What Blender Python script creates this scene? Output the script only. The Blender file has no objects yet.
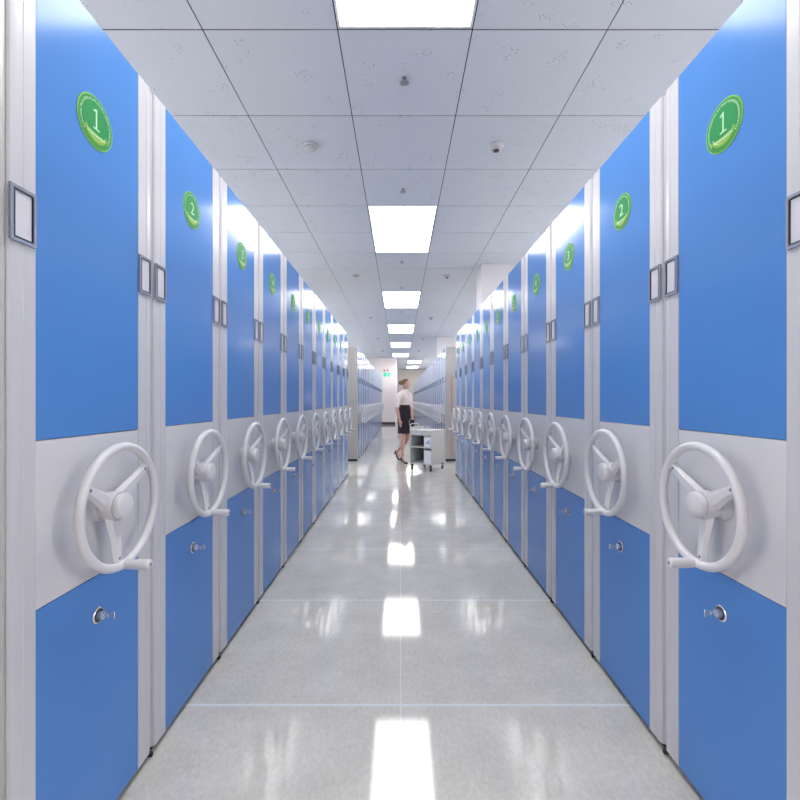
import bpy, bmesh, math, random
from mathutils import Vector, Matrix
random.seed(4)
PI = math.pi
SC = bpy.context.scene
COL = SC.collection

# ------------------------------------------------------------------ setting sizes (metres)
CAM_H = 1.25
CEIL = CAM_H + 2.14
TOP = 2.33
AL, AR = 0.866, 0.929            # aisle half widths, left and right of the camera
U0, PITCH = 0.985, 0.587         # near edge of the first unit, unit spacing
DEPTH = 4.9
TILE = 0.78
CX = 0.029                       # centre line of the ceiling grid

# ------------------------------------------------------------------ materials
def lin(c):
    return tuple((v/12.92 if v <= .04045 else ((v+.055)/1.055)**2.4) for v in [x/255 for x in c]) + (1,)

def mat(name, rgb, rough=.5, metal=0, spec=.5, coat=0, noise=0, nscale=30, bump=0, bscale=200, ior=None):
    m = bpy.data.materials.new(name); m.use_nodes = True
    nt = m.node_tree; b = nt.nodes['Principled BSDF']
    c = lin(rgb)
    b.inputs['Base Color'].default_value = c
    b.inputs['Roughness'].default_value = rough
    b.inputs['Metallic'].default_value = metal
    b.inputs['Specular IOR Level'].default_value = spec
    if ior: b.inputs['IOR'].default_value = ior
    if coat:
        b.inputs['Coat Weight'].default_value = coat; b.inputs['Coat Roughness'].default_value = .06
    tc = nt.nodes.new('ShaderNodeTexCoord')
    if noise:
        n = nt.nodes.new('ShaderNodeTexNoise'); n.inputs['Scale'].default_value = nscale
        n.inputs['Detail'].default_value = 5
        nt.links.new(tc.outputs['Object'], n.inputs['Vector'])
        r = nt.nodes.new('ShaderNodeMapRange')
        r.inputs['From Min'].default_value = .3; r.inputs['From Max'].default_value = .7
        r.inputs['To Min'].default_value = 1-noise; r.inputs['To Max'].default_value = 1+noise
        nt.links.new(n.outputs['Fac'], r.inputs['Value'])
        h = nt.nodes.new('ShaderNodeHueSaturation'); h.inputs['Color'].default_value = c
        nt.links.new(r.outputs['Result'], h.inputs['Value'])
        nt.links.new(h.outputs['Color'], b.inputs['Base Color'])
    if bump:
        n2 = nt.nodes.new('ShaderNodeTexNoise'); n2.inputs['Scale'].default_value = bscale
        nt.links.new(tc.outputs['Object'], n2.inputs['Vector'])
        bp = nt.nodes.new('ShaderNodeBump'); bp.inputs['Strength'].default_value = bump
        bp.inputs['Distance'].default_value = .002
        nt.links.new(n2.outputs['Fac'], bp.inputs['Height'])
        nt.links.new(bp.outputs['Normal'], b.inputs['Normal'])
    return m

def emit(name, rgb, s):
    m = bpy.data.materials.new(name); m.use_nodes = True
    nt = m.node_tree; nt.nodes.clear()
    e = nt.nodes.new('ShaderNodeEmission'); e.inputs['Color'].default_value = lin(rgb); e.inputs['Strength'].default_value = s
    o = nt.nodes.new('ShaderNodeOutputMaterial'); nt.links.new(e.outputs[0], o.inputs[0])
    return m

M = dict(
    blue=mat('blue_lacquer', (79, 131, 200), rough=.15, spec=.21, noise=.02, nscale=2.5),
    white=mat('white_lacquer', (202, 203, 210), rough=.22, spec=.5, noise=.015, nscale=3),
    stile=mat('white_steel', (192, 193, 200), rough=.28, spec=.5),
    seal=mat('grey_rubber', (176, 175, 185), rough=.6),
    carcass=mat('grey_steel', (215, 215, 218), rough=.4, noise=.02, nscale=4),
    endgrey=mat('end_panel_grey', (178, 177, 177), rough=.35),
    dark=mat('dark_rubber', (38, 40, 46), rough=.6),
    wheel=mat('white_plastic', (207, 207, 213), rough=.28, spec=.5),
    wheel2=mat('hub_plastic', (199, 199, 206), rough=.35),
    chrome=mat('chrome', (215, 220, 228), rough=.25, metal=.8),
    frame=mat('frame_metal', (158, 164, 180), rough=.25, metal=.5),
    frame_dark=mat('frame_edge', (40, 46, 62), rough=.35, metal=.3),
    card=mat('card', (204, 204, 214), rough=.2),
    gold=mat('badge_rim', (122, 182, 84), rough=.5, spec=.3),
    green=mat('badge_green', (12, 132, 68), rough=.5, spec=.3),
    dgreen=mat('badge_dark_green', (44, 134, 58), rough=.5, spec=.3),
    lime=mat('badge_lime', (128, 168, 46), rough=.5, spec=.3),
    pale=mat('badge_print', (182, 222, 190), rough=.5),
    light=emit('panel_glow', (255, 252, 246), 7.5),
    lframe=mat('light_frame', (230, 230, 233), rough=.4),
    wall=mat('wall_paint', (226, 219, 221), rough=.6, noise=.01, nscale=3),
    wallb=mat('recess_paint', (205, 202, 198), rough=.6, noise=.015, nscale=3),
    column=mat('column_paint', (208, 208, 214), rough=.55, noise=.01, nscale=3),
    base=mat('baseboard_black', (26, 26, 28), rough=.3),
    exitg=emit('exit_green', (40, 205, 150), .9),
    exitw=emit('exit_white', (235, 255, 245), 1.3),
    red=mat('red_paint', (196, 92, 108), rough=.4),
    redl=mat('red_lens', (176, 70, 78), rough=.3),
    det=mat('detector_plastic', (186, 189, 196), rough=.4),
    detd=mat('detector_slot', (60, 62, 70), rough=.6),
    brass=mat('sprinkler_metal', (150, 153, 160), rough=.35, metal=.8),
    cart=mat('cart_steel', (200, 201, 203), rough=.35, noise=.02, nscale=5),
    paper=mat('paper', (236, 236, 246), rough=.6),
    paperb=mat('paper_bluish', (176, 186, 224), rough=.6),
    skin=mat('skin', (200, 158, 146), rough=.5),
    blouse=mat('blouse_cloth', (236, 224, 226), rough=.8, noise=.05, nscale=40, bump=.4, bscale=60),
    skirt=mat('skirt_cloth', (34, 26, 44), rough=.75, noise=.15, nscale=60),
    hair=mat('hair_brown', (112, 82, 62), rough=.5, noise=.25, nscale=90),
    shoe=mat('black_leather', (16, 15, 18), rough=.25),
    lips=mat('lips', (170, 70, 76), rough=.4),
    eyes=mat('eye_dark', (30, 24, 22), rough=.2),
)

def floor_mat():
    m = bpy.data.materials.new('polished_tile'); m.use_nodes = True
    nt = m.node_tree; b = nt.nodes['Principled BSDF']; L = nt.links.new
    N = nt.nodes.new
    tc = N('ShaderNodeTexCoord'); sep = N('ShaderNodeSeparateXYZ'); L(tc.outputs['Object'], sep.inputs[0])
    def line(sock, off, period, half):
        a = N('ShaderNodeMath'); a.operation = 'SUBTRACT'; a.inputs[1].default_value = off-period*40.5; L(sock, a.inputs[0])
        p = N('ShaderNodeMath'); p.operation = 'MODULO'; p.inputs[1].default_value = period; L(a.outputs[0], p.inputs[0])
        s = N('ShaderNodeMath'); s.operation = 'SUBTRACT'; s.inputs[1].default_value = period/2; L(p.outputs[0], s.inputs[0])
        q = N('ShaderNodeMath'); q.operation = 'ABSOLUTE'; L(s.outputs[0], q.inputs[0])
        c = N('ShaderNodeMath'); c.operation = 'LESS_THAN'; c.inputs[1].default_value = half; L(q.outputs[0], c.inputs[0])
        return c.outputs[0]
    lx = line(sep.outputs['X'], .003, .955, .0025)
    ly = line(sep.outputs['Y'], 1.828, .957, .007)
    mx = N('ShaderNodeMath'); mx.operation = 'MAXIMUM'; L(lx, mx.inputs[0]); L(ly, mx.inputs[1])
    n1 = N('ShaderNodeTexNoise'); n1.inputs['Scale'].default_value = 75; n1.inputs['Detail'].default_value = 8; n1.inputs['Distortion'].default_value = .8
    mp = N('ShaderNodeMapping'); mp.inputs['Scale'].default_value = (1, .6, 1); L(tc.outputs['Object'], mp.inputs[0]); L(mp.outputs[0], n1.inputs['Vector'])
    n2 = N('ShaderNodeTexNoise'); n2.inputs['Scale'].default_value = 5; n2.inputs['Detail'].default_value = 6; L(tc.outputs['Object'], n2.inputs['Vector'])
    add = N('ShaderNodeMath'); add.operation = 'MULTIPLY_ADD'; add.inputs[1].default_value = .55; L(n1.outputs['Fac'], add.inputs[0])
    sc = N('ShaderNodeMath'); sc.operation = 'MULTIPLY'; sc.inputs[1].default_value = .45; L(n2.outputs['Fac'], sc.inputs[0]); L(sc.outputs[0], add.inputs[2])
    r = N('ShaderNodeValToRGB'); L(add.outputs[0], r.inputs[0])
    r.color_ramp.elements[0].position = .36; r.color_ramp.elements[0].color = lin((190, 188, 183))
    r.color_ramp.elements[1].position = .64; r.color_ramp.elements[1].color = lin((210, 208, 204))
    mix = N('ShaderNodeMix'); mix.data_type = 'RGBA'; L(mx.outputs[0], mix.inputs[0]); L(r.outputs[0], mix.inputs[6])
    mix.inputs[7].default_value = lin((214, 219, 224))
    L(mix.outputs[2], b.inputs['Base Color'])
    b.inputs['Roughness'].default_value = .065
    b.inputs['IOR'].default_value = 1.55
    return m

def ceil_mat():
    m = bpy.data.materials.new('mineral_fibre_tile'); m.use_nodes = True
    nt = m.node_tree; b = nt.nodes['Principled BSDF']; L = nt.links.new; N = nt.nodes.new
    tc = N('ShaderNodeTexCoord')
    v = N('ShaderNodeTexVoronoi'); v.inputs['Scale'].default_value = 60; L(tc.outputs['Object'], v.inputs['Vector'])
    n = N('ShaderNodeTexNoise'); n.inputs['Scale'].default_value = 7; n.inputs['Detail'].default_value = 3; L(tc.outputs['Object'], n.inputs['Vector'])
    a = N('ShaderNodeMath'); a.operation = 'LESS_THAN'; a.inputs[1].default_value = .24; L(v.outputs['Distance'], a.inputs[0])
    c = N('ShaderNodeMath'); c.operation = 'GREATER_THAN'; c.inputs[1].default_value = .62; L(n.outputs['Fac'], c.inputs[0])
    q = N('ShaderNodeMath'); q.operation = 'MULTIPLY'; L(a.outputs[0], q.inputs[0]); L(c.outputs[0], q.inputs[1])
    q2 = N('ShaderNodeMath'); q2.operation = 'MULTIPLY'; q2.inputs[1].default_value = .7; L(q.outputs[0], q2.inputs[0])
    n2 = N('ShaderNodeTexNoise'); n2.inputs['Scale'].default_value = 260; L(tc.outputs['Object'], n2.inputs['Vector'])
    r = N('ShaderNodeValToRGB'); L(n2.outputs['Fac'], r.inputs[0])
    r.color_ramp.elements[0].color = lin((190, 196, 206)); r.color_ramp.elements[1].color = lin((213, 219, 229))
    mix = N('ShaderNodeMix'); mix.data_type = 'RGBA'; L(q2.outputs[0], mix.inputs[0]); L(r.outputs[0], mix.inputs[6]); mix.inputs[7].default_value = lin((70, 72, 80))
    L(mix.outputs[2], b.inputs['Base Color']); b.inputs['Roughness'].default_value = .8
    return m
M['floor'] = floor_mat(); M['ceiling'] = ceil_mat()
M['plenum'] = mat('plenum_dark', (40, 42, 48), rough=.9)

# ------------------------------------------------------------------ mesh building
class MB:
    def __init__(self, T=None):
        self.bm = bmesh.new(); self.T = T or (lambda p: p)
    def v(self, p): return self.bm.verts.new(self.T(Vector(p)))
    def face(self, vs):
        try: return self.bm.faces.new(vs)
        except ValueError: return None
    def box(self, a, b):
        x0, y0, z0 = a; x1, y1, z1 = b
        p = [self.v(q) for q in ((x0,y0,z0),(x1,y0,z0),(x1,y1,z0),(x0,y1,z0),(x0,y0,z1),(x1,y0,z1),(x1,y1,z1),(x0,y1,z1))]
        for f in ((0,3,2,1),(4,5,6,7),(0,1,5,4),(1,2,6,5),(2,3,7,6),(3,0,4,7)): self.face([p[i] for i in f])
        return self
    def prism(self, pts, ext):
        """closed polygon of 3D points, swept by ext"""
        e = Vector(ext); A = [self.v(p) for p in pts]; B = [self.v(Vector(p)+e) for p in pts]; n = len(pts)
        self.face(A[::-1]); self.face(B)
        for i in range(n): self.face([A[i], A[(i+1) % n], B[(i+1) % n], B[i]])
        return self
    def rings(self, rings, cap=True, closed=False):
        R = [[self.v(p) for p in r] for r in rings]; n = len(R[0]); k = len(R)
        for i in range(k if closed else k-1):
            a, b = R[i], R[(i+1) % k]
            for j in range(n): self.face([a[j], a[(j+1) % n], b[(j+1) % n], b[j]])
        if cap and not closed: self.face(R[0][::-1]); self.face(R[-1])
        return self
    def lathe(self, o, ax, prof, n=24):
        """prof: list of (distance along axis, radius)"""
        o = Vector(o); ax = Vector(ax).normalized()
        t = Vector((0,0,1)) if abs(ax.z) < .9 else Vector((1,0,0))
        p = ax.cross(t).normalized(); q = ax.cross(p)
        return self.rings([[o+ax*d+(p*math.cos(2*PI*j/n)+q*math.sin(2*PI*j/n))*max(r, 1e-5) for j in range(n)] for d, r in prof])
    def tube(self, path, rad, n=10, closed=False):
        P = [Vector(p) for p in path]; k = len(P); rs = rad if isinstance(rad, (list, tuple)) else [rad]*k
        out = []; prev = None
        for i in range(k):
            if closed: t = P[(i+1) % k]-P[i-1]
            else: t = P[min(i+1, k-1)]-P[max(i-1, 0)]
            t.normalize()
            if prev is None:
                a = Vector((0,0,1)) if abs(t.z) < .9 else Vector((1,0,0)); p = t.cross(a).normalized()
            else: p = (prev-t*prev.dot(t)).normalized()
            prev = p; q = t.cross(p)
            out.append([P[i]+(p*math.cos(2*PI*j/n)+q*math.sin(2*PI*j/n))*rs[i] for j in range(n)])
        return self.rings(out, closed=closed)
    def ball(self, c, r, n=12, m=8):
        rx, ry, rz = r if isinstance(r, (tuple, list)) else (r, r, r); c = Vector(c)
        return self.rings([[c+Vector((rx*math.sin(PI*(i+.02)/(m+.04))*math.cos(2*PI*j/n), ry*math.sin(PI*(i+.02)/(m+.04))*math.sin(2*PI*j/n), -rz*math.cos(PI*(i+.02)/(m+.04)))) for j in range(n)] for i in range(m+1)])
    def build(self, name, material, parent=None, smooth=False, bevel=0, segs=2, angle=40):
        bm = self.bm
        bmesh.ops.recalc_face_normals(bm, faces=bm.faces[:])
        if bevel:
            es = [e for e in bm.edges if len(e.link_faces) == 2 and e.calc_face_angle(0) > .6]
            bmesh.ops.bevel(bm, geom=es, offset=bevel, segments=segs, affect='EDGES', profile=.5, clamp_overlap=True)
        for f in bm.faces: f.smooth = smooth or bool(bevel)
        for e in bm.edges:
            if len(e.link_faces) == 2 and e.calc_face_angle(0) > math.radians(angle): e.smooth = False
        me = bpy.data.meshes.new(name); bm.to_mesh(me); bm.free()
        me.materials.append(material)
        o = bpy.data.objects.new(name, me); COL.objects.link(o)
        if parent: o.parent = parent
        return o

def empty(name, loc, rz=0, label=None, cat=None, group=None):
    o = bpy.data.objects.new(name, None); COL.objects.link(o)
    o.empty_display_size = .1
    o.location = loc; o.rotation_euler = (0, 0, rz); tag(o, label, cat, group); return o
def tag(o, label=None, cat=None, group=None, kind=None):
    if label: o['label'] = label
    if cat: o['category'] = cat
    if group: o['group'] = group
    if kind: o['kind'] = kind
    return o
def children(o): return [c for c in bpy.data.objects if c.parent == o]
KIDS = {}
def copy_tree(o, parent=None, skip=()):
    c = o.copy(); COL.objects.link(c)
    if parent: c.parent = parent
    if o.name not in KIDS: KIDS[o.name] = children(o)
    for ch in KIDS[o.name]:
        if ch.name.split('.')[0] in skip: continue
        copy_tree(ch, c, skip)
    return c
def struct(mb, name, m, bevel=0): return tag(mb.build(name, m, bevel=bevel), kind='structure')

# ------------------------------------------------------------------ room shell
Y0, YE, YR = -2.8, 22.8, 31.3
XW0, XW1 = -6.1, 6.15
RC = -.18
struct(MB().box((XW0-.2, Y0-.2, -.1), (XW1+.2, YR+.2, 0)), 'floor', M['floor'])
struct(MB().box((XW0-.2, Y0-.2, 0), (XW0, YE, CEIL+.1)), 'wall_left', M['wall'])
struct(MB().box((XW1, Y0-.2, 0), (XW1+.2, YR+.2, CEIL+.1)), 'wall_right', M['wall'])
struct(MB().box((XW0, Y0-.2, 0), (XW1, Y0, CEIL+.1)), 'wall_back', M['wall'])
struct(MB().box((XW0-.2, YE, 0), (RC, YR+.2, CEIL+.1)), 'wall_end', M['wall'])
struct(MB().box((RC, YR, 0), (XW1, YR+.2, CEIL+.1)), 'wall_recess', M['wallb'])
struct(MB().box((XW0, YE-.015, 0), (RC-.06, YE, .12)), 'baseboard_end', M['base'])
struct(MB().box((RC, YR-.015, 0), (XW1, YR, .12)), 'baseboard_recess', M['base'])
struct(MB().box((RC-.035, YE-.012, 0), (RC+.012, YE+.03, CEIL)), 'trim_1', mat('corner_bead', (240, 240, 242), rough=.35))

LIGHTS = [(CX, 1.014+3.9*k) for k in range(0, 6)] + [(CX+TILE, 1.014+3.9*k) for k in (6, 7)]
LIGHTS += [(CX-j*TILE, 1.014+3.9*k+d) for j in (6, 7) for k in range(-1, 6) for d in (0, 2*TILE) if 1.014+3.9*k+d < 20.6]  # unseen fill panels over the left units, added to brighten the ceiling by bounce
LIGHTS += [(CX+j*TILE, 1.014+3.9*k+d) for j in (6, 7) for k in range(-1, 7) for d in (0, 2*TILE)]  # same added fill rows, out of view over the right units
def in_light(x, y):
    return any(abs(x-lx) < .3 and ly < y < ly+2*TILE for lx, ly in LIGHTS)
cm = MB(); g = .0035
ys = 1.018
for j in range(-9, 9):
    for i in range(-5, 40):
        xc = CX+j*TILE; yc = ys+(i+.5)*TILE
        if in_light(xc, yc) or yc > YR or yc < Y0: continue
        x0, x1 = max(xc-TILE/2+g, XW0), min(xc+TILE/2-g, XW1)
        if x1-x0 < .05: continue
        y0, y1 = max(yc-TILE/2+.0045, Y0), min(yc+TILE/2-.0045, YR)
        if x1 < RC or yc < YE or x0 > RC: pass
        cm.box((x0, y0, CEIL), (x1, y1, CEIL+.004))
struct(cm, 'ceiling', M['ceiling'])
struct(MB().box((XW0-.2, Y0-.2, CEIL+.1), (XW1+.2, YR+.2, CEIL+.15)), 'ceiling_slab', M['plenum'])
gt = MB()
for j in range(-9, 9):
    x = CX+(j+.5)*TILE
    if XW0 < x < XW1: gt.box((x-.01, Y0, CEIL+.021), (x+.01, YR, CEIL+.03))
for i in range(-4, 38):
    y = ys+i*TILE
    if Y0 < y < YR: gt.box((XW0, y-.01, CEIL+.0305), (XW1, y+.01, CEIL+.038))
struct(gt, 'ceiling_grid', M['plenum'])
# columns rising behind the right hand row (in the cross aisles)
struct(MB().box((1.28, 7.02, TOP+.012), (2.0, 7.5, CEIL)), 'wall_column_near', M['column'])
struct(MB().box((1.28, 15.15, TOP+.012), (2.0, 15.65, CEIL)), 'wall_column_far', M['column'])

# ------------------------------------------------------------------ ceiling lights
def light(x, y):
    t = empty('ceiling_light', (x, y+TILE, CEIL))
    w, l = TILE/2-.004, TILE-.004; b = .016
    f = MB()
    f.box((-w,-l,0),(w,-l+b,.02)); f.box((-w,l-b,0),(w,l,.02)); f.box((-w,-l+b,0),(-w+b,l-b,.02)); f.box((w-b,-l+b,0),(w,l-b,.02))
    f.build('light_frame', M['lframe'], t)
    MB().box((-w+b,-l+b,.004),(w-b,l-b,.012)).build('diffuser', M['light'], t)
    return t
names = [
 'large ceiling light panel nearest, cut by the top edge of the picture',
 'long ceiling light panel, second from the nearest, over the aisle',
 'ceiling light panel third from the nearest along the aisle centre',
 'ceiling light panel fourth from the nearest along the aisle centre',
 'ceiling light panel fifth from the nearest along the aisle centre',
 'farthest ceiling light panel before the end wall with the exit sign',
 'off-centre ceiling light in the recess beyond the end wall, nearer of two',
 'off-centre ceiling light in the recess beyond the end wall, farther of two']
proto = light(*LIGHTS[0])
for i, (x, y) in enumerate(LIGHTS):
    o = proto if i == 0 else copy_tree(proto)
    o.location = (x, y+TILE, CEIL)
    if i < len(names): tag(o, names[i], 'ceiling light', 'ceiling light panels along the aisle')
    else:
        sd = 'left' if x < 0 else 'right'
        tag(o, 'added unseen fill light panel over the tops of the %s hand units' % sd, 'ceiling light', 'added fill light panels over the %s hand units' % sd)

# detectors and sprinklers
def detector(smoke):
    t = empty('smoke_detector' if smoke else 'ceiling_sensor', (0, 0, CEIL))
    if smoke:
        MB().lathe((0,0,0), (0,0,-1), [(0,.058),(.01,.06),(.02,.055)]).build('detector_base', M['det'], t, smooth=True)
        MB().lathe((0,0,0), (0,0,-1), [(.02,.044),(.028,.044)]).build('vent_slot', M['detd'], t, smooth=True)
        MB().lathe((0,0,0), (0,0,-1), [(.028,.052),(.034,.05),(.042,.034),(.046,.008)]).build('detector_cap', M['det'], t, smooth=True)
    else:
        MB().lathe((0,0,0), (0,0,-1), [(0,.062),(.012,.064),(.03,.052),(.042,.03)]).build('sensor_base', M['det'], t, smooth=True)
        MB().lathe((0,0,0), (0,0,-1), [(.042,.024),(.05,.024),(.056,.01)], n=16).build('lens', M['detd'], t, smooth=True)
    return t
ordn = ['nearest', 'second nearest', 'third nearest', 'fourth nearest', 'fifth nearest']
for kind, x in ((True, CX-TILE), (False, CX+TILE)):
    p = detector(kind)
    for k in range(5):
        o = p if k == 0 else copy_tree(p)
        o.location = (x, 3.748+3.9*k, CEIL)
        tag(o, ('white slotted smoke detector on the ceiling tiles left of the lights, %s' if kind else 'white domed sensor on the ceiling tiles right of the lights, %s') % ordn[k],
            'smoke detector' if kind else 'sensor', 'ceiling smoke detectors' if kind else 'ceiling sensors')
sp = empty('fire_sprinkler', (CX, 0, CEIL))
MB().lathe((0,0,0), (0,0,-1), [(0,.017),(.003,.017),(.005,.009),(.012,.008)], n=16).build('sprinkler_base', M['brass'], sp, smooth=True)
mb = MB(); mb.tube([(-.007,0,-.01),(-.012,0,-.018),(0,0,-.028)], .0022, 6); mb.tube([(.007,0,-.01),(.012,0,-.018),(0,0,-.028)], .0022, 6)
mb.build('sprinkler_frame', M['brass'], sp, smooth=True)
mb = MB()
for k in range(10):
    a = 2*PI*k/10; c, s = math.cos(a), math.sin(a)
    mb.prism([(c*.004-s*.003, s*.004+c*.003, -.03), (c*.032-s*.006, s*.032+c*.006, -.03), (c*.032+s*.006, s*.032-c*.006, -.03), (c*.004+s*.003, s*.004-c*.003, -.03)], (0,0,.002))
mb.build('deflector', M['brass'], sp)
i = 0
for k in range(4):
    for q, yy in (('just after', 2.968), ('just before', 4.528)):
        o = sp if i == 0 else copy_tree(sp)
        o.location = (CX, yy+3.9*k, CEIL); i += 1
        n = {'just after': ['first', 'second', 'third', 'fourth'][k], 'just before': ['second', 'third', 'fourth', 'fifth'][k]}[q]
        tag(o, 'small metal sprinkler on the ceiling centre line %s the %s light panel' % (q, n), 'sprinkler', 'ceiling sprinklers')

# ------------------------------------------------------------------ shelving units
ZB, Z1, Z2 = .028, .748, 1.152          # bottom, top of lower blue panel, bottom of upper blue panel
UL = .566                               # unit length along the aisle
SW = .076                               # stile width
BG = 1.267-U0                           # badge / lock / hub centre from the near edge

def text_mesh(ch, size):
    cu = bpy.data.curves.new('t', 'FONT'); cu.body = ch; cu.size = size; cu.align_x = 'CENTER'; cu.align_y = 'CENTER'
    cu.resolution_u = 4; cu.extrude = .0004
    o = bpy.data.objects.new('t', cu); COL.objects.link(o)
    dg = bpy.context.evaluated_depsgraph_get(); me = bpy.data.meshes.new_from_object(o.evaluated_get(dg), depsgraph=dg)
    bpy.data.objects.remove(o); bpy.data.curves.remove(cu)
    return me

def make_unit(s):
    """s=-1 left row, +1 right row. local frame: origin on the face plane at the near edge, floor level;
       T maps (u along aisle, d out towards the aisle, z) to object space"""
    T = lambda p: Vector((-s*p.y, p.x, p.z))
    root = empty('mobile_shelving_unit', (0,0,0))
    B = lambda: MB(T)
    # carcass behind the face
    B().box((.003, -DEPTH, .045), (UL-.003, -.012, TOP-.002)).build('carcass', M['carcass'], root)
    # stiles with a rounded outer edge and a shallow groove
    for side in (0, 1):
        e = (lambda u: u) if side == 0 else (lambda u: UL-u)
        prof = [(0,-.03),(0,-.012),(.002,-.005),(.006,-.0015),(.012,0),(.026,0),(.028,-.0012),(.040,-.0012),(.042,0),(SW-.0012,0),(SW-.0012,-.03)]
        B().prism([(e(u), d, ZB) for u, d in prof], (0, 0, TOP-ZB)).build('stile', M['stile'], root, smooth=True, angle=25)
    B().box((.004, -.06, ZB), (UL-.004, -.013, .05)).build('bottom_rail', M['carcass'], root)
    B().box((.02, -DEPTH+.05, 0), (UL-.02, -.022, .045)).build('plinth', M['dark'], root)
    a, b = SW, UL-SW
    B().box((a, -.02, Z2+.001), (b, -.0005, TOP)).build('upper_panel', M['blue'], root, bevel=.0012, segs=1)
    B().box((a, -.02, Z1+.001), (b, -.0005, Z2-.001)).build('middle_panel', M['white'], root, bevel=.0012, segs=1)
    B().box((a, -.02, ZB), (b, -.0005, Z1-.001)).build('lower_panel', M['blue'], root, bevel=.0012, segs=1)
    # seal strip on the far side, filling the gap to the neighbour
    B().box((UL-.001, -.05, ZB+.01), (UL+.0195, -.006, TOP-.006)).build('seal_strip', M['seal'], root)
    B().box((UL+.001, -.04, .004), (UL+.013, .002, .022)).build('bumper', M['dark'], root, bevel=.003, segs=1)
    # label holders
    for u0 in (.001, UL-SW+.001):
        u1 = u0+SW-.006; z0, z1 = 1.608, 1.734; w = .0075
        f = B()
        for r in (((u0,0,z0),(u1,.006,z0+w)), ((u0,0,z1-w),(u1,.006,z1)), ((u0,0,z0+w),(u0+w,.006,z1-w)), ((u1-w,0,z0+w),(u1,.006,z1-w))): f.box(*r)
        h = f.build('label_holder', M['frame'], root)
        f = B(); q = .0035
        for r in (((u0+w,0,z0+w),(u1-w,.0064,z0+w+q)), ((u0+w,0,z1-w-q),(u1-w,.0064,z1-w)), ((u0+w,0,z0+w+q),(u0+w+q,.0064,z1-w-q)), ((u1-w-q,0,z0+w+q),(u1-w,.0064,z1-w-q))): f.box(*r)
        f.build('inner_edge', M['frame_dark'], h)
        B().box((u0+w+q, .0003, z0+w+q), (u1-w-q, .003, z1-w-q)).build('card', M['card'], h)
    # handwheel
    c = Vector((BG+.006, 0, .948)); R = .169; dr = .071
    circ = lambda r, n, d: [c+Vector((r*math.cos(2*PI*k/n), d, r*math.sin(2*PI*k/n))) for k in range(n)]
    wh = B().tube(circ(R, 56, dr), .0125, 12, closed=True).build('handwheel', M['wheel'], root, smooth=True)
    B().lathe(c, (0,1,0), [(0,.043),(.018,.042),(.022,.036),(.032,.036),(.036,.041),(.062,.041),(.066,.039)], 32).build('hub', M['wheel2'], wh, smooth=True, angle=50)
    B().lathe(c, (0,1,0), [(.066,.0345),(.069,.0345),(.069,.037),(.083,.0365),(.0855,.034),(.0858,.004)], 32).build('hub_cap', M['wheel'], wh, smooth=True, angle=50)
    for deg in (37, 152, 266):
        t = math.radians(deg); r = Vector((math.cos(t), 0, math.sin(t))); n = Vector((-r.z, 0, r.x)); y = Vector((0,1,0))
        rr = []
        for q, w, d, th in ((.028,.026,.046,.010),(.06,.023,.052,.009),(.10,.0185,.060,.008),(.14,.0155,.0645,.008),(.163,.014,.067,.007)):
            o = c+r*q
            rr.append([o+n*w+y*(d-th*.4), o+n*w*.55+y*(d+th), o-n*w*.55+y*(d+th), o-n*w+y*(d-th*.4), o-n*w*.7+y*(d-th), o+n*w*.7+y*(d-th)])
        sp_ = B().rings(rr).build('spoke', M['wheel'], wh, smooth=True, angle=50)
        B().lathe(c+r*.147+y*.068, (0,1,0), [(0,.0055),(.005,.0052),(.0055,.001)], 12).build('screw', M['frame'], sp_, smooth=True)
    hc = c+Vector((.004, dr, -R))
    ch = B().lathe(hc+Vector((0,.006,0)), (0,1,0), [(0,.008),(.004,.012),(.012,.0135),(.05,.0145),(.068,.0145),(.073,.0135),(.075,.011)], 20).build('crank_handle', M['wheel'], wh, smooth=True)
    B().lathe(hc+Vector((0,.081,0)), (0,1,0), [(0,.004),(.002,.004)], 10).build('screw', M['frame'], ch)
    # lock
    lc = Vector((BG+.009, 0, .634))
    lk = B().lathe(lc, (0,1,0), [(0,.023),(.003,.023),(.005,.021),(.005,.012),(.017,.011),(.018,.009)], 24).build('lock', M['chrome'], root, smooth=True)
    B().lathe(lc, (0,1,0), [(.0052,.0185),(.0058,.0185),(.006,.0135)], 24).build('lock_ring', M['frame_dark'], lk, smooth=True)
    k = B().box(tuple(lc+Vector((-.0015,.012,-.004))), tuple(lc+Vector((.0015,.032,.004))))
    k.box(tuple(lc+Vector((-.0015,.032,-.010))), tuple(lc+Vector((.0015,.05,.010))))
    k.build('key', M['chrome'], lk, bevel=.001, segs=1)
    return root, T

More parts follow.
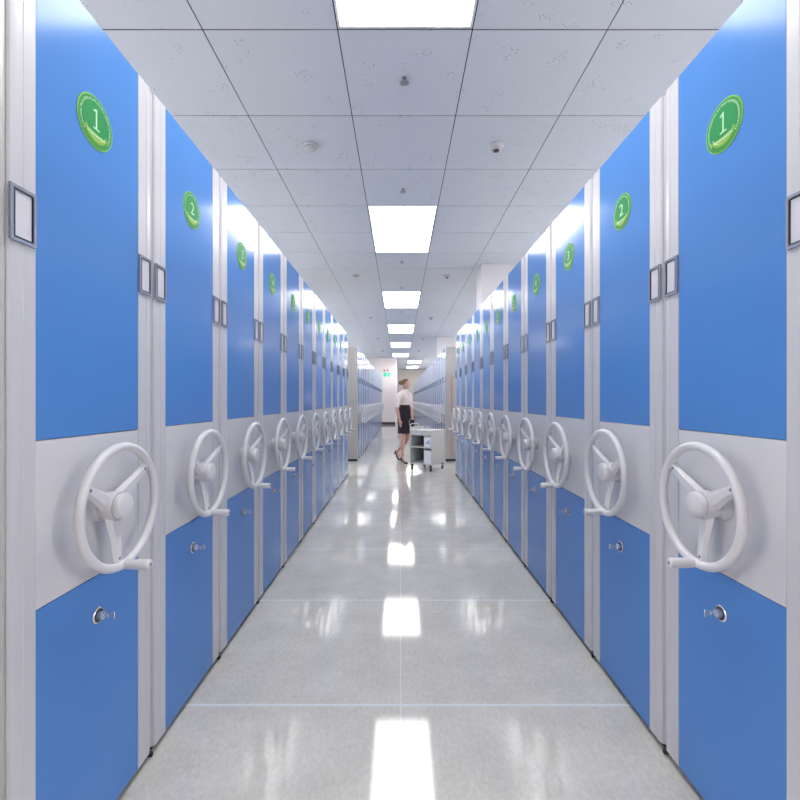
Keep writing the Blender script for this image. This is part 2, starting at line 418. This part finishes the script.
def add_badge(root, s, T, number):
    c = Vector((BG+.0, 0, 2.037))
    h = 1 if s < 0 else -1                              # reading direction along the unit
    D = lambda x, z, d: Vector((c.x+h*x, d, c.z+z))
    bd = MB(T).lathe(c, (0,1,0), [(-.0005,.073),(.0015,.073),(.0018,.0725)], 48).build('number_badge', M['gold'], root)
    MB(T).lathe(c, (0,1,0), [(.0018,.0695),(.0022,.0695)], 48).build('badge_ring', M['dgreen'], bd)
    MB(T).lathe(c, (0,1,0), [(.0022,.0545),(.0028,.0545)], 48).build('badge_face', M['green'], bd)
    f = MB(T)                                           # the illegible ring of tiny characters
    for k in range(44):
        a = math.radians(-38+256*k/43); w = .0011+.0006*random.random()
        for r0, r1 in ((.0575, .0595), (.0605, .0628)):
            if random.random() < .12: continue
            ta = Vector((-math.sin(a), math.cos(a))); ra = Vector((math.cos(a), math.sin(a)))
            pts = [ra*r0-ta*w, ra*r0+ta*w, ra*r1+ta*w, ra*r1-ta*w]
            f.prism([D(p.x, p.y, .0022) for p in pts], (0, .0004, 0))
    f.build('ring_print', M['pale'], bd)
    f = MB(T); n = 20; a0 = math.radians(207); a1 = math.radians(333)
    outer = [(math.cos(a0+(a1-a0)*k/n)*.056, math.sin(a0+(a1-a0)*k/n)*.056) for k in range(n+1)]
    inner = [(x*.97, -.0255-.006*(1-(x/.05)**2)) for x, _ in reversed(outer)]
    f.prism([D(x, z, .0028) for x, z in outer+inner], (0, .0004, 0)).build('crescent', M['lime'], bd)
    f = MB(T)
    for k in range(11):
        x = -.034+.0068*k; z = -.0345-.003*(1-(x/.04)**2)
        f.prism([D(x-.002, z-.003, .0032), D(x+.002, z-.003, .0032), D(x+.002, z+.0035, .0032), D(x-.002, z+.0035, .0032)], (0,.0003,0))
    f.tube([D(x*.82, z*.86, .0033) for x, z in outer], .0008, 5)
    f.build('crescent_print', M['pale'], bd)
    if number == 1:
        f = MB(T)
        pts = [(-.012,-.022),(.014,-.022),(.014,-.0185),(.0035,-.0175),(.0035,.036),(.000,.036),(-.012,.029),(-.011,.026),(-.002,.0285),(-.002,-.0175),(-.012,-.0185)]
        f.prism([D(x, z+.002, .0028) for x, z in pts], (0,.0008,0)).build('number', M['pale'], bd)
    else:
        me = text_mesh(str(number), .068 if number < 10 else .052)
        xs = [v.co.x for v in me.vertices]; zs = [v.co.y for v in me.vertices]
        ox, oz = (min(xs)+max(xs))/2, (min(zs)+max(zs))/2
        for v in me.vertices: v.co = T(D(v.co.x-ox, v.co.y-oz+.008, .0034+v.co.z))
        me.name = 'number'; me.materials.clear(); me.materials.append(M['pale'])
        o = bpy.data.objects.new('number', me); COL.objects.link(o); o.parent = bd

def simple_unit(s, root, T):
    """the distant block: same parts, wheel joined into one mesh"""
    r = empty('mobile_shelving_unit', (0,0,0))
    for ch in children(root):
        nm = ch.name.split('.')[0]
        if nm in ('number_badge', 'lock', 'bumper', 'handwheel', 'label_holder'): continue
        c = ch.copy(); COL.objects.link(c); c.parent = r
    B = lambda: MB(T)
    for u0 in (.001, UL-SW+.001):
        u1 = u0+SW-.003; z0, z1 = 1.608, 1.734; w = .0085; f = B()
        for q in (((u0,0,z0),(u1,.009,z0+w)), ((u0,0,z1-w),(u1,.009,z1)), ((u0,0,z0+w),(u0+w,.009,z1-w)), ((u1-w,0,z0+w),(u1,.009,z1-w))): f.box(*q)
        f.build('label_holder', M['frame'], r)
    c = Vector((BG+.006, 0, .948)); R = .169; dr = .071
    f = B().tube([c+Vector((R*math.cos(2*PI*k/32), dr, R*math.sin(2*PI*k/32))) for k in range(32)], .0125, 8, closed=True)
    f.lathe(c, (0,1,0), [(0,.04),(.08,.036),(.085,.03)], 16)
    for deg in (37, 152, 266):
        t = math.radians(deg); d = Vector((math.cos(t), 0, math.sin(t)))
        f.tube([c+d*.03+Vector((0,.05,0)), c+d*.165+Vector((0,.068,0))], [.015, .01], 8)
    f.lathe(c+Vector((.004, dr, -R)), (0,1,0), [(0,.01),(.012,.0135),(.076,.0145)], 12)
    f.build('handwheel', M['wheel'], r, smooth=True, angle=50)
    return r

YB2 = 9.1
NUMW = ['1','2','3','4','5','6','7','8','9','10','11']
for s, A, n2, side in ((-1, AL, 21, 'left'), (1, AR, 36, 'right')):
    proto, T = make_unit(s)
    far = simple_unit(s, proto, T)
    off = 0 if s < 0 else .012
    units = [proto]
    for k in range(1, 11): units.append(copy_tree(proto))
    for k, u in enumerate(units):
        u.location = (s*A, U0+off+PITCH*k, 0)
        add_badge(u, s, T, k+1)
        extra = {0: ', nearest the camera', 10: ', last in line'}.get(k, '')
        tag(u, 'blue and white shelving unit, badge %d, in the near %s row%s' % (k+1, side, extra), 'shelving unit', 'near %s row of mobile shelving units' % side)
    # the last seal has no neighbour
    for k in range(n2):
        u = far if k == 0 else copy_tree(far)
        u.location = (s*A, YB2+PITCH*k, 0)
        if k == 0: lab = 'first blue and white shelving unit of the far %s block, with grey end panel' % side
        elif k == n2-1 and s < 0: lab = 'last blue and white unit of the far left block, beside the end wall'
        else: lab = 'unnumbered blue and white shelving unit inside the far %s block' % side
        tag(u, lab, 'shelving unit', 'far %s block of mobile shelving units' % side)
    ep = MB(T).box((-.024, -DEPTH, .05), (-.001, .0, TOP+.005)).build('end_panel', M['endgrey'], far, bevel=.003)
    MB(T).box((-.018, -DEPTH, 0), (.015, -.004, .049)).build('end_plinth', M['dark'], far)
    if s > 0: 
        f = MB(T).box((-.03, -.128, .1), (-.0245, -.116, 1.75)).build('edge_strip', M['red'], far)
        f['label'] = 'thin faded red vertical strip'
    # end panels of the near row, facing the cross aisle and the camera side
    MB(T).box((-.022, -DEPTH, .05), (-.001, -.004, TOP)).build('end_panel', M['endgrey'], units[0], bevel=.004)

# ------------------------------------------------------------------ end wall sign
es = empty('exit_sign', (-.66, YE-.03, 2.54), label='small lit green exit sign with a running figure on the far end wall', cat='exit sign')
MB().box((-.17, 0, -.09), (.17, .03, .09)).build('sign_box', M['exitg'], es, bevel=.004)
f = MB()
f.ball((-.005, -.002, .05), (.014, .003, .014))
for a, b, r in (((-.01,.03),(.0,-.015),.012), ((0,-.015),(.03,-.035),.008), ((.03,-.035),(.028,-.07),.008), ((0,-.015),(-.03,-.04),.008), ((-.03,-.04),(-.055,-.045),.008), ((-.01,.025),(.03,.01),.006), ((-.01,.025),(-.045,.01),.006)):
    f.tube([(a[0],-.003,a[1]),(b[0],-.003,b[1])], r, 6)
f.build('running_figure', M['exitw'], es)
f = MB(); f.prism([(.075,-.002,-.01),(.115,-.002,-.01),(.115,-.002,-.035),(.15,-.002,0),(.115,-.002,.035),(.115,-.002,.01),(.075,-.002,.01)], (0,.003,0))
f.build('arrow', M['exitw'], es)
el = empty('emergency_lamp', (-.72, YE-.05, 2.74), label='small reddish twin-headed wall fixture just above the green exit sign', cat='wall lamp')
MB().box((-.05, .02, -.105), (.05, .05, .03)).build('lamp_body', M['lframe'], el, bevel=.004)
for x in (-.075, .075):
    MB().lathe((x, .02, .02), (0,-1,0), [(-.02,.03),(.0,.045),(.03,.04)], 14).build('lamp_head', M['redl'], el, smooth=True)
    
# ------------------------------------------------------------------ cart
N_ = Vector((.545, 7.72, 0)); du = Vector((-.83, .557, 0)).normalized(); dv = Vector((.557, .83, 0)).normalized()
W_, D_ = .445, .485
TC = lambda p: du*p.x+dv*p.y+Vector((0,0,p.z))
ct = empty('book_trolley', N_, label='light grey two-shelf trolley on black casters standing right of the woman', cat='trolley')
C_ = lambda: MB(TC)
zb, zt = .115, .70
C_().box((0, 0, zb), (.014, D_, zt)).build('side_panel', M['cart'], ct, bevel=.003)
C_().box((W_-.014, 0, zb), (W_, D_, zt+.0)).build('side_panel', M['cart'], ct, bevel=.003)
C_().box((.014, D_-.012, zb), (W_-.014, D_, zt)).build('back_panel', M['cart'], ct)
for z in (zb, .405): C_().box((.014, .003, z), (W_-.014, D_-.012, z+.02)).build('shelf', M['cart'], ct, bevel=.002)
C_().box((-.004, -.004, zt), (W_+.004, D_+.004, zt+.018)).build('top', M['cart'], ct, bevel=.004)
C_().box((.014, .002, zt-.075), (W_-.014, .014, zt)).build('header_panel', M['cart'], ct)
lip = C_(); lip.box((W_-.01, 0, zt+.018), (W_, D_, zt+.07)); lip.box((.3, D_-.01, zt+.018), (W_-.01, D_, zt+.07))
lip.build('raised_edge', M['cart'], ct)
for (a, b) in ((.03,.03),(W_-.03,.03),(.03,D_-.03),(W_-.03,D_-.03)):
    f = C_(); f.lathe((a-.009, b, .03), (1,0,0), [(0,.026),(.002,.03),(.016,.03),(.018,.026)], 18)
    w = f.build('caster', M['dark'], ct, smooth=True)
    f = C_(); f.box((a-.014, b-.012, .03), (a-.010, b+.012, .105)); f.box((a+.010, b-.012, .03), (a+.014, b+.012, .105)); f.box((a-.02, b-.02, .1), (a+.02, b+.02, zb))
    f.build('caster_fork', M['dark'], w)
f = C_(); f.tube([(W_+.0, .1, .66), (W_+.05, .1, .72), (W_+.05, .1, .8), (W_+.05, .14, .82), (W_+.05, .34, .82), (W_+.05, .38, .8), (W_+.05, .38, .72), (W_+.0, .38, .66)], .009, 8)
f.build('push_handle', M['wheel'], ct, smooth=True)
for i, (z, h, lab) in enumerate(((.426, .235, 'white file box standing on the upper shelf of the grey trolley'), (.136, .23, 'white file box standing on the lower shelf of the grey trolley'))):
    o = empty('file_box', N_+TC(Vector((.09, .12, z))), label=lab, cat='file box', group='file boxes on the trolley')
    MB(TC).box((-.07, -.1, 0), (.075, .16, h-(.05 if i == 0 else 0))).build('box_body', M['paper'], o, bevel=.003)
    if i == 0: MB(TC).prism([(-.055, -.1005, .04), (.06, -.1005, .06), (-.04, -.1005, h-.09)], (0,-.001,0)).build('box_print', M['paperb'], o)

# ------------------------------------------------------------------ woman
def skin_mesh(V, E, R, root, sub=2):
    me = bpy.data.meshes.new('s'); me.from_pydata(V, E, []); o = bpy.data.objects.new('s', me); COL.objects.link(o)
    md = o.modifiers.new('k', 'SKIN'); md.use_smooth_shade = True
    for i, sv in enumerate(me.skin_vertices[0].data):
        r = R[i]; sv.radius = r if isinstance(r, tuple) else (r, r); sv.use_root = (i == root)
    ms = o.modifiers.new('u', 'SUBSURF'); ms.levels = sub; ms.render_levels = sub
    dg = bpy.context.evaluated_depsgraph_get(); out = bpy.data.meshes.new_from_object(o.evaluated_get(dg), depsgraph=dg)
    bpy.data.objects.remove(o); bpy.data.meshes.remove(me)
    return out
hd = Vector((.77, -.64, 0)).normalized(); rt = Vector((hd.y, -hd.x, 0))        # heading, her right
PC = Vector((.09, 8.84, 0))
P = lambda f, r, z: PC+hd*f+rt*r+Vector((0,0,z))
V = []; E = []; R = []
def add(p, r, parent=None):
    V.append(tuple(p)); R.append(r); i = len(V)-1
    if parent is not None: E.append((parent, i))
    return i
pel = add(P(0,0,1.0), .105)
wa = add(P(0,0,1.14), .085, pel); ch_ = add(P(.01,0,1.28), .098, wa); up = add(P(0,0,1.35), .07, ch_)
nk = add(P(.0,0,1.425), .042, up); nk2 = add(P(.015,0,1.47), .042, nk)
hb = add(P(.03,0,1.53), .066, nk2); hc_ = add(P(.025,0,1.585), .083, hb); ht = add(P(.02,0,1.63), .068, hc_)
# head turned further right (towards +x): face direction
fd = Vector((.97, -.22, 0)).normalized(); fr = Vector((fd.y, -fd.x, 0)); hcen = P(.025, 0, 1.565)
arms = {}
for sgn, pts in ((1, [(.005, 8.735, 1.33, .036), (-.045, 8.67, 1.22, .038), (-.062, 8.67, 1.10, .036), (-.04, 8.64, .99, .034), (-.012, 8.61, .885, .024)]),
                 (-1, [(.165, 8.94, 1.33, .036), (.202, 8.955, 1.22, .038), (.212, 8.93, 1.10, .036), (.232, 8.83, .99, .034), (.243, 8.74, .885, .024)])):
    prev = up; 
    for x, y, z, r in pts: prev = add(Vector((x, y, z)), r, prev)
    arms[sgn] = Vector(pts[-1][:3])
    palm = add(Vector(pts[-1][:3])+Vector((.014, -.01, -.085)), .027, prev)
# legs: right stands, left trails with bent knee
prev = pel
for x, y, z, r in ((.062, 8.80, .93, .082), (.062, 8.79, .70, .068), (.060, 8.755, .48, .047), (.052, 8.77, .36, .046), (.046, 8.79, .22, .033), (.045, 8.80, .135, .028)): prev = add(Vector((x, y, z)), r, prev)
toeR = add(Vector((.09, 8.715, .045)), .028, prev); add(Vector((.118, 8.66, .03)), .024, toeR)
prev = pel
for x, y, z, r in ((.13, 8.88, .93, .082), (.142, 8.85, .70, .066), (.148, 8.82, .48, .047), (.085, 8.92, .38, .045), (.0, 9.06, .27, .033), (-.052, 9.13, .20, .028)): prev = add(Vector((x, y, z)), r, prev)
toeL = add(Vector((-.03, 9.105, .085)), .028, prev); add(Vector((-.005, 9.08, .035)), .024, toeL)
me = skin_mesh(V, E, R, pel, 2)
wm = empty('person', (PC.x, PC.y, 0), label='woman in white blouse and dark knee-length skirt walking beside the trolley', cat='person')
bm = bmesh.new(); bm.from_mesh(me)
for v in bm.verts: v.co -= Vector((PC.x, PC.y, 0))
mbw = MB(); mbw.bm.free(); mbw.bm = bm; O = Vector((PC.x, PC.y, 0))
# fingers and thumbs, nose, ears and chin joined into the body
for sgn, w in arms.items():
    p0 = w+Vector((.014, -.01, -.068))-O; side = Vector((.75, -.66, 0)).normalized()
    w0 = w-O; Sd = side
    pr = []
    for t, hw, ht_ in ((-.2,.024,.022),(.15,.026,.018),(.5,.036,.015),(.85,.037,.014),(1.05,.034,.012),(1.25,.030,.008)):
        cc = w0.lerp(p0, t)+Vector((0,0,-.008*t)); nn = Vector((-Sd.y, Sd.x, 0))
        pr.append([cc+Sd*hw*math.cos(2*PI*j/14)+nn*ht_*math.sin(2*PI*j/14) for j in range(14)])
    mbw.rings(pr)
    for k, (l, q) in enumerate(((.062, .021), (.072, .007), (.068, -.007), (.052, -.021))):
        a = p0+side*q+Vector((0,0,-.02)); b = a+Vector((.004,-.002,-l*.5)); c = b+Vector((.014*(1 if sgn>0 else -1)*.6, .008, -l*.45))
        mbw.tube([a, b, c, c+Vector((0,0,-.004))], [.0085, .008, .0065, .003], 8)
    a = p0+side*.018+Vector((0,0,.03)); mbw.tube([a, a+side*.022+Vector((0,0,-.02)), a+side*.03+Vector((0,0,-.045))], [.010, .009, .006], 8)
H = hcen-O
F = lambda f, r, z: H+fd*f+fr*r+Vector((0,0,z))
mbw.rings([[F(.060,-.009,.02),F(.060,.009,.02),F(.084,0,.02)], [F(.060,-.016,-.012),F(.060,.016,-.012),F(.104,0,-.014)], [F(.060,-.012,-.022),F(.060,.012,-.022),F(.092,0,-.024)]])
mbw.ball(F(.04, 0, -.055), (.036, .04, .036)); mbw.ball(F(.035, 0, 0), (.055, .055, .078))
for q in (-1, 1): mbw.ball(F(-.005, q*.077, -.008), (.013, .010, .024))
mbw.build('body', M['skin'], wm, smooth=True, angle=80)
# face
for q in (-1, 1):
    MB().ball(F(.080, q*.026, .012), (.007, .009, .005)).build('eye', M['eyes'], wm, smooth=True)
MB().ball(F(.074, 0, -.045), (.008, .016, .005)).build('mouth', M['lips'], wm, smooth=True)
# hair: cap swept back and a bun
f = MB(); rr = []
n = 24
for i in range(11):
    t = i/10; th = t*PI*.62
    rr.append([H+Vector((0,0,.02))+(-fd*.006)+Vector((0,0,1))*math.cos(th)*.098 + (fd*math.cos(a)*(.083 if math.cos(a) < 0 else .083-.03*t)+fr*math.sin(a)*.083)*max(math.sin(th), .02)
               + Vector((0,0,.10*t*t*max(0, math.cos(a)))) for a in [2*PI*j/n for j in range(n)]])
f.rings(rr); hair = f.build('hair', M['hair'], wm, smooth=True, angle=80)
MB().ball(F(-.098, 0, .03), (.042, .042, .046), 16, 10).build('hair_bun', M['hair'], hair, smooth=True)
# blouse
def ell(cx, z, a, b, n=28, wav=0): 
    return [P(cx,0,z)-O+hd*math.cos(t)*b+rt*math.sin(t)*a + (hd*math.cos(t)+rt*math.sin(t))*wav*math.sin(9*t) for t in [2*PI*j/n for j in range(n)]]
f = MB()
f.rings([ell(0,1.12,.112,.094), ell(0,1.15,.112,.094,wav=.003), ell(.005,1.2,.120,.104,wav=.004), ell(.018,1.27,.135,.122,wav=.003), ell(.014,1.32,.145,.112), ell(0,1.365,.166,.092), ell(0,1.398,.148,.078), ell(0,1.424,.105,.066), ell(.004,1.446,.066,.057), ell(.01,1.458,.053,.052)])
for pts in ([(.05, 8.79, 1.345), (.015, 8.75, 1.355), (-.012, 8.72, 1.345), (-.028, 8.70, 1.31), (-.046, 8.67, 1.22), (-.061, 8.668, 1.11)], [(.13, 8.90, 1.345), (.16, 8.93, 1.355), (.178, 8.955, 1.345), (.19, 8.965, 1.31), (.202, 8.955, 1.22), (.211, 8.932, 1.11)]):
    f.tube([Vector(p)-O for p in pts], [.05, .058, .06, .056, .051, .046], 18)
bl = f.build('blouse', M['blouse'], wm, smooth=True, angle=70)
f = MB(); f.tube([P(.055,-.035,1.43)-O, P(.115,-.01,1.36)-O, P(.138,0,1.30)-O, P(.115,.01,1.36)-O, P(.055,.035,1.43)-O], .008, 8)
f.build('collar', M['blouse'], bl, smooth=True)
# skirt
f = MB(); L_ = []
for z, a, b, cx in ((1.155,.113,.096,0), (1.12,.118,.102,0), (1.05,.140,.118,-.005), (.97,.150,.125,-.008), (.85,.146,.126,0), (.72,.138,.134,.005), (.60,.132,.138,.005), (.59,.131,.137,.005)):
    L_.append(ell(cx, z, a, b))
f.rings(L_).build('skirt', M['skirt'], wm, smooth=True, angle=70)
# high heeled shoes
def shoe(heel, toe, pitch_z):
    heel = Vector(heel)-O; toe = Vector(toe)-O
    ax = (toe-heel); Lf = ax.length; ax.normalize(); sd = Vector((ax.y, -ax.x, 0)).normalized(); upv = sd.cross(ax); 
    if upv.z < 0: upv = -upv
    rr = []
    for t, w, h, sag in ((0,.012,.03,0),(.06,.027,.045,0),(.25,.03,.03,-.004),(.5,.033,.02,-.012),(.72,.039,.026,-.012),(.88,.032,.02,-.006),(.97,.017,.011,0),(1,.006,.006,0)):
        o = heel+ax*Lf*t+upv*sag
        rr.append([o-sd*w, o-sd*w*.8+upv*h*.8, o+upv*h, o+sd*w*.8+upv*h*.8, o+sd*w, o-upv*.006])
    s_ = MB().rings(rr).build('shoe', M['shoe'], wm, smooth=True, angle=60)
    o = heel+ax*.02
    down = (-upv+ax*.15).normalized()
    MB().tube([o+upv*.005, o+down*.03, o+down*pitch_z], [.022, .012, .005], 8).build('heel', M['shoe'], s_, smooth=True)
shoe((.018, 8.845, .085), (.138, 8.63, .012), .083)
shoe((-.10, 9.165, .20), (.0, 9.06, .012), .075)
# bag
bg = empty('handbag', (.238, 8.635, .72), label='small black bag with a pale loop handle in the hand of the woman', cat='bag')
MB().rings([[(-.018,-.01,0),(.018,-.01,0),(.018,.012,0),(-.018,.012,0)], [(-.045,-.022,.07),(.045,-.022,.07),(.045,.024,.07),(-.045,.024,.07)], [(-.038,-.014,.15),(.038,-.014,.15),(.038,.016,.15),(-.038,.016,.15)]]).build('bag_body', M['shoe'], bg, bevel=.004)
MB().tube([(-.018,0,.0),(-.05,0,.045),(-.062,0,.10),(-.045,0,.155),(0,0,.175),(.03,0,.15)], .006, 8).build('bag_loop', M['wheel'], bg, smooth=True)

# ------------------------------------------------------------------ world, camera, view
w = bpy.data.worlds.new('World'); SC.world = w; w.use_nodes = True
w.node_tree.nodes['Background'].inputs[0].default_value = (.6, .65, .7, 1)
w.node_tree.nodes['Background'].inputs[1].default_value = .3
cd = bpy.data.cameras.new('Camera'); cam = bpy.data.objects.new('Camera', cd); COL.objects.link(cam)
cam.location = (0, 0, CAM_H); cam.rotation_euler = (PI/2, 0, 0)
cd.sensor_width = 36; cd.lens = 36*446/800; cd.clip_start = .05
SC.camera = cam
SC.view_settings.view_transform = 'Standard'; SC.view_settings.look = 'None'; SC.view_settings.gamma = 1
SC.view_settings.use_curve_mapping = False
SC.view_settings.exposure = 0.82
